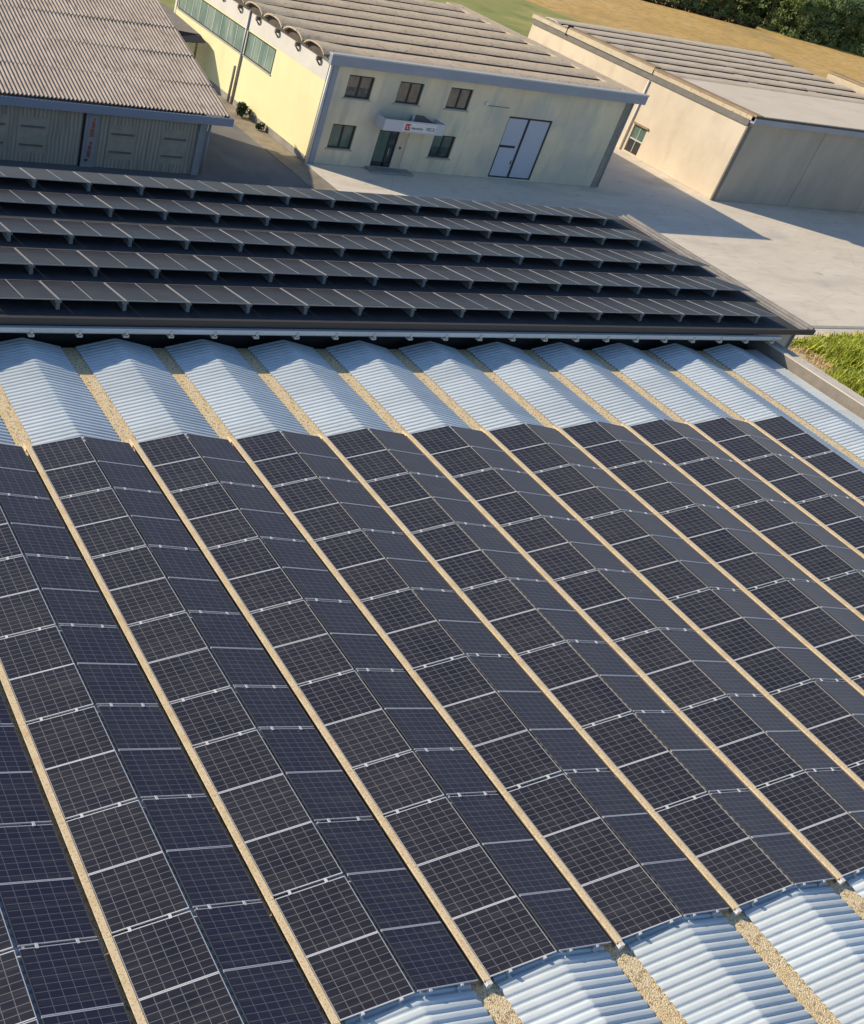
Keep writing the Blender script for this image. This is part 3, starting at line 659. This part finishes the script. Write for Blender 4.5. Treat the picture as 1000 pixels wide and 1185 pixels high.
# side verge
b=MB(); b.box(HX-.15,HX+.22,HY+.03,HB,1.003,1.50); part(b,'soffit_band',M_greyband,hall)
b=MB(); b.box(HX-.30,HX+.60,81.505,95.2,1.504,1.98); part(b,'verge_board',M_verge,hall)
b=MB(); b.box(HX-.20,HX+.60,HY-.5,81.5,1.504,1.86); part(b,'front_verge_board',M_shell,hall)
b=MB(); b.box(HX-.24,HX+.64,HY-.55,81.5,1.864,2.03); b.box(HX-.22,HX+.60,81.52,95.2,1.984,2.14); part(b,'verge_coping',M_vergetop,hall)
b=MB(); b.box(HX-.24,HX+.50,95.25,HB+.2,1.504,1.86); part(b,'rear_verge_board',M_verge,hall)
b=MB(); b.box(HX-.36,HX+.40,95.205,95.245,1.35,2.25); part(b,'verge_joint_plate',M_wframe,hall)
for (x,y) in ((95.5,82.1),(96.6,85.2),(98.5,88.3),(103.5,85.2),(104.6,82.1)):
    b=MB(); b.box(x-.6,x+.6,y-.18,y+.18,1.6,1.86); part(b,'gutter_crossing',M_shell2,hall)

# third hall, only its roof corner shows
far=thing('far_hall','neighbouring hall showing only its tan verge at the right edge','building',(128,75,ZG))
b=MB(); b.box(116.2,150,40,90.0,ZG,1.6); part(b,'wall',M_hall,far)
b=MB(); b.box(115.9,116.7,40,90.2,1.604,2.55); part(b,'verge_board',M_verge,far)
b=MB(); b.box(115.8,116.8,40,90.3,2.554,2.72); part(b,'verge_coping',M_vergetop,far)
b=MB(); b.prism([(40,1.61),(90.1,1.61),(90.1,2.2),(40,2.2)],'x',116.85,150); part(b,'roof',M_shell2,far)

# ------------------------------------------------------------------ left shed
shed=thing('corrugated_shed','open yard shed with weathered corrugated roof and grey plank front','shed',(10,64.5,ZG))
SY=64.45
b=MB(); b.box(-18,26.1,SY,79.5,ZG,-2.0); part(b,'plank_wall',M_plank,shed)
b=MB(); b.prism([(SY+.1,-2.0),(79.4,-2.0),(79.4,1.55),(SY+.1,-1.75)],'x',25.7,26.0); part(b,'gable_wall',M_concg,shed)
sl=3.34/14.95
rows=4
for r in range(rows):
    b=MB(); ya=64.18+r*3.78; yb=ya+3.98; L=[]
    n=int(46*22)
    for y,lift in ((ya,.03),(ya+2,.012),(yb,0.)):
        L.append([(-18+46*i/n-.02*r, y, -1.42+(y-64.2)*sl+.062*math.sin(2*math.pi*(46*i/n)/.285)+lift+.03*math.sin(i*.011+r)) for i in range(n+1) if -18+46*i/n<=27.62])
    b.grid(L); part(b,'roof_sheet',M_shedroof,shed)
b=MB(); b.box(-18,27.75,63.95,64.16,-2.02,-1.52); part(b,'front_gutter',M_bluefas,shed)
b=MB(); b.box(-18,27.0,64.17,SY+.5,-2.0,-1.8); part(b,'eave_beam',M_wframe,shed)
b=MB(); b.prism([(64.2,-1.72),(79.3,1.62),(79.3,1.78),(64.2,-1.56)],'x',27.3,27.55); part(b,'verge_trim',M_vergetop,shed)
for x0,x1 in ((17.15,18.05),(8.75,9.65),(.3,1.2)):
    b=MB(); b.box(x0,x1,SY-.16,SY-.003,ZG,-2.03); b.box(x0-.16,x0-.01,SY-.05,SY-.003,ZG,-2.03,1); part(b,'column',[M_shedcol,M_wframe],shed)
b=MB(); b.box(25.45,25.95,SY-.18,SY-.003,ZG,-2.03); part(b,'corner_column',M_shedcol,shed)
b=MB(); b.tube((26.22,SY-.1,-1.9),(26.22,SY-.1,-5.4),.10); part(b,'downpipe',M_shedcol,shed)
for cx in (22.2,19.2+.0,13.6,10.9):
    cx2=cx+ (1.6 if cx==22.2 else .7 if cx==19.2 else 0)
    b=MB(); b.box(cx2-1.0,cx2+1.0,SY-.015,SY-.003,-4.9,-2.7); pb=part(b,'boarded_opening',M_board,shed)
    for z in (-3.28,-4.42):
        b=MB(); b.box(cx2-.80,cx2+.80,SY-.10,SY-.041,z-.05,z+.05); b.obj('ledge',M_greyband,pb)
# banner on the column: worn red marks
ban=thing('vertical_banner','narrow pale banner with worn red markings on the shed column','banner',(17.6,SY-.17,-5.2))
b=MB(); b.box(17.36,17.86,SY-.20,SY-.163,-5.2,-2.2); part(b,'cloth',M_shedcol,ban)
yb_=SY-.206
b=MB(); b.box(17.50,17.80,yb_,yb_+.004,-3.55,-3.05); b.box(17.56,17.80,yb_,yb_+.004,-3.02,-2.62); b.box(17.64,17.78,yb_,yb_+.004,-2.59,-2.38); part(b,'orange_mark',M_orange,ban)
b=MB(); b.box(17.46,17.72,yb_,yb_+.004,-4.85,-4.42); b.box(17.50,17.74,yb_,yb_+.004,-4.38,-4.10); b.box(17.58,17.74,yb_,yb_+.004,-4.06,-3.85); part(b,'crimson_mark',M_crims,ban)
b=MB(); b.box(17.38,17.6,yb_,yb_+.004,-5.12,-4.95); part(b,'dark_mark',M_ink,ban)

# lean-to canopy behind the shed
DYC=1.5
lc=thing('lean_to_canopy','dark tarpaulin canopy between the shed and the yellow wall','canopy',(34.5,91,ZG))
b=MB(); b.face([(30.0,88.6+DYC,-1.75),(36.55,88.6+DYC,-2.05),(36.55,97.5+DYC,-1.75),(30.0,97.5+DYC,-1.4)]); b.face([(30.0,88.6+DYC,-1.78),(30.0,97.5+DYC,-1.43),(36.55,97.5+DYC,-1.78),(36.55,88.6+DYC,-2.08)]); part(b,'roof',M_canroof,lc)
b=MB(); b.face([(30.0,87.0+DYC,-2.75),(36.6,87.2+DYC,-2.35),(36.55,88.58+DYC,-2.05),(30.0,88.58+DYC,-1.75)]); b.face([(30.0,87.0+DYC,-2.77),(30.0,88.58+DYC,-1.78),(36.55,88.58+DYC,-2.07),(36.6,87.2+DYC,-2.37)]); part(b,'front_flap',M_tarp,lc)
for x,y in ((36.3,89.9),(36.3,94.),(36.3,98.5)):
    b=MB(); b.box(x-.08,x+.08,y-.08,y+.08,ZG,-2.1); part(b,'post',M_vergetop,lc)

# ------------------------------------------------------------------ vegetation
def leaf_cloud(b,rng,center,rad,n,size,squash=.8,shell=.72):
    cx,cy,cz=center
    for _ in range(n):
        while True:
            d=Vector((rng.uniform(-1,1),rng.uniform(-1,1),rng.uniform(-1,1)))
            if .05<d.length<1: break
        d=d.normalized()*(shell+(1-shell)*rng.random())
        p=Vector((cx+d.x*rad,cy+d.y*rad,cz+d.z*rad*squash))
        nrm=(d+Vector((rng.uniform(-.5,.5),rng.uniform(-.5,.5),rng.uniform(-.2,.6)))).normalized()
        u=nrm.orthogonal().normalized(); u=(Matrix.Rotation(rng.uniform(0,6.28),3,nrm) @ u); v=nrm.cross(u)
        s_=size*rng.uniform(.6,1.35)
        b.face([p-u*s_*.5,p+v*s_*.32-u*s_*.05,p+u*s_*.55,p-v*s_*.32+u*s_*.05])
def tree_variant(seed,h,leafm):
    rng=random.Random(seed); tb=MB()
    top=h*.55; tb.tube((0,0,-.3),(rng.uniform(-.3,.3),rng.uniform(-.3,.3),top),h*.028,h*.014,8)
    cb=MB(); R0=h*.33
    lobes=[]
    for i in range(15):
        a=rng.uniform(0,6.28); rr=R0*rng.uniform(.15,.85); z=h*rng.uniform(.14,.88)
        rr*= 1.15-max(0,(z/h-.5))*1.6
        lobes.append((math.cos(a)*rr,math.sin(a)*rr,z,R0*rng.uniform(.36,.60)))
    for lx,ly,lz,lr in lobes:
        tb.tube((0,0,top*rng.uniform(.5,.95)),(lx*.8,ly*.8,lz-.2),h*.011,h*.004,5)
        leaf_cloud(cb,rng,(lx,ly,lz),lr,int(210*(lr/R0)/.45),h*.045)
    for i in range(120):
        a=rng.uniform(0,6.28); rr=R0*rng.uniform(.5,1.15); leaf_cloud(cb,rng,(math.cos(a)*rr,math.sin(a)*rr,h*rng.uniform(.08,.85)),.5,6,h*.04)
    return tb.mesh('trunk',M_bark),cb.mesh('crown',leafm)
variants=[]
TL=[('dense dark green tree of the wood beyond the dry field','dark'),('mid green rounded tree of the wood beyond the dry field','mid'),('olive green loose tree of the wood beyond the dry field','olive')]
for i,(sd,h) in enumerate(((1,10.),(2,12.),(3,9.),(4,11.),(5,8.5),(6,12.5))):
    variants.append((*tree_variant(sd,h,M_leaf[i%3]),i%3))
rng=random.Random(11)
edge=[(181.,192.5),(191,189.5),(198,187.2),(203,181),(207,175),(212.5,171.5),(218,167),(222,160),(232,154)]
cnt=0
import itertools
def along(t):
    t=max(0,min(.9999,t))*(len(edge)-1); i=int(t); f=t-i
    return Vector((edge[i][0]*(1-f)+edge[i+1][0]*f, edge[i][1]*(1-f)+edge[i+1][1]*f,0))
for row,(off,nn) in enumerate(((2.5,13),(9,12),(17,12),(27,11),(40,10),(56,10))):
    for i in range(nn):
        p=along((i+rng.uniform(.2,.8))/nn)+Vector((.62,.78,0))*(off+rng.uniform(-1.5,1.5))
        tm,cm,kd=variants[rng.randrange(6)]
        s_=rng.uniform(.75,1.15)*(1.0+.12*row)
        if not seen([(p.x-5,p.y-3,ZG),(p.x+5,p.y+3,ZG+12*s_)],5): continue
        root=thing('broadleaf_tree',TL[kd][0],'tree',(p.x,p.y,ZG-.1),'trees of the wood beyond the dry field')
        root['group']={0:'dark trees of the wood beyond the dry field',1:'mid green trees of the wood beyond the dry field',2:'olive trees of the wood beyond the dry field'}[kd]
        root.rotation_euler=(0,0,rng.uniform(0,6.28)); root.scale=(s_,s_,s_*rng.uniform(.85,1.1))
        link('trunk',tm,root); link('crown',cm,root); cnt+=1
# low undergrowth along the wood edge and the dark ditch hedge
b=MB(); rng=random.Random(5)
for i in range(70):
    p=along(i/70); leaf_cloud(b,rng,(p.x+rng.uniform(-1,2.5),p.y+rng.uniform(-1,2.5),ZG+.5),rng.uniform(.8,1.5),60,.55)
tag(b.obj('undergrowth',M_leaf[1]),kind='stuff',label='low green undergrowth along the foot of the wood',cat='undergrowth')
b=MB()
for i in range(44):
    t=i/43; x=168+(199.5-168)*t; y=193.5+(176.3-193.5)*t
    leaf_cloud(b,rng,(x+rng.uniform(-.4,.4),y+rng.uniform(-.4,.4),ZG+.3),rng.uniform(.55,.95),70,.45)
tag(b.obj('hedge',M_hedge),'low dark brown hedge bordering the dry field in front of the wood','hedge')
# shrubs at the foot of the yellow wall
def shrub(x,y,r,n,label,seed,name='shrub'):
    rng=random.Random(seed); root=thing(name,label,'shrub',(x,y,ZG+.05),'shrubs along the yellow wall')
    b=MB(); 
    for i in range(5):
        a=rng.uniform(0,6.28); b.tube((0,0,0),(math.cos(a)*r*.5,math.sin(a)*r*.5,r*rng.uniform(.7,1.2)),.03,.01,5)
    b.obj('stem',M_bark,root)
    b=MB()
    for i in range(5):
        a=rng.uniform(0,6.28); leaf_cloud(b,rng,(math.cos(a)*r*.4,math.sin(a)*r*.4,r*rng.uniform(.5,1.1)),r*.55,n//5,.22)
    b.obj('foliage',M_bush,root)
shrub(36.5,79.2,.8,420,'dark green shrub by the grey downpipe, larger of those at the yellow wall',1)
shrub(36.7,76.2,.42,160,'small low shrub on the strip below the yellow wall',2)

# bright tall grass beside the yard
rng=random.Random(21)
b=MB(); bd=MB()
def blade(bb,x,y,h,wd):
    a=rng.uniform(0,6.28); lean=rng.uniform(.2,.95)*h; dx,dy=math.cos(a)*lean,math.sin(a)*lean; px,py=-math.sin(a)*wd,math.cos(a)*wd
    z=ZG
    bb.face([(x-px,y-py,z),(x+px,y+py,z),(x+dx*.45+px*.8,y+dy*.45+py*.8,z+h*.62),(x+dx*.45-px*.8,y+dy*.45-py*.8,z+h*.62)])
    bb.face([(x+dx*.45-px*.8,y+dy*.45-py*.8,z+h*.62),(x+dx*.45+px*.8,y+dy*.45+py*.8,z+h*.62),(x+dx,y+dy,z+h*.88)])
def gedge(x,y): # >0 inside the green patch
    left=x-(58.6+.42*(y-33)+1.3*math.sin(y*.9)); top=(40.4+.12*(x-66))-y
    return min(left,top)
tufts=[(rng.uniform(55,82),rng.uniform(24,42)) for _ in range(2400)]
hole=(62.4,35.2)
for tx,ty in tufts:
    g=gedge(tx,ty)
    if not seen([(tx-1,ty-1,ZG),(tx+1,ty+1,ZG+1.5)],10): continue
    dh=math.hypot(tx-hole[0],(ty-hole[1])*1.2)
    if g>0:
        hh=(.25+.75*min(1,g/2.5))*rng.uniform(.75,1.15)
        if dh<1.5: hh*=.10+.25*max(0,dh-.8)
        for _ in range(30): blade(b,tx+rng.gauss(0,.33),ty+rng.gauss(0,.33),hh*rng.uniform(.5,1.1),rng.uniform(.02,.04))
    elif g>-2.4 and rng.random()<.55 and ty<40.6:
        for _ in range(7): blade(bd,tx+rng.gauss(0,.25),ty+rng.gauss(0,.25),rng.uniform(.12,.4),.03)
tag(b.obj('tall_grass',M_blade),kind='stuff',label='bright green tall grass beside the sunlit yard',cat='grass')
tag(bd.obj('dry_grass',M_blade_dry),kind='stuff',label='straw coloured dry grass along the edge of the green patch',cat='grass')
sheet('grass_bed',[(59.5,20),(95,20),(95,40.2),(68,40.0),(62.5,38.6),(60.0,33.)],ZG+.004,M_brightgrass)
sheet('soil_patch',[(62.4+1.25*math.cos(a*.524),35.2+.95*math.sin(a*.524)) for a in range(12)],ZG+.012,M_soil)
print('trees',cnt,'objects',len(bpy.data.objects))
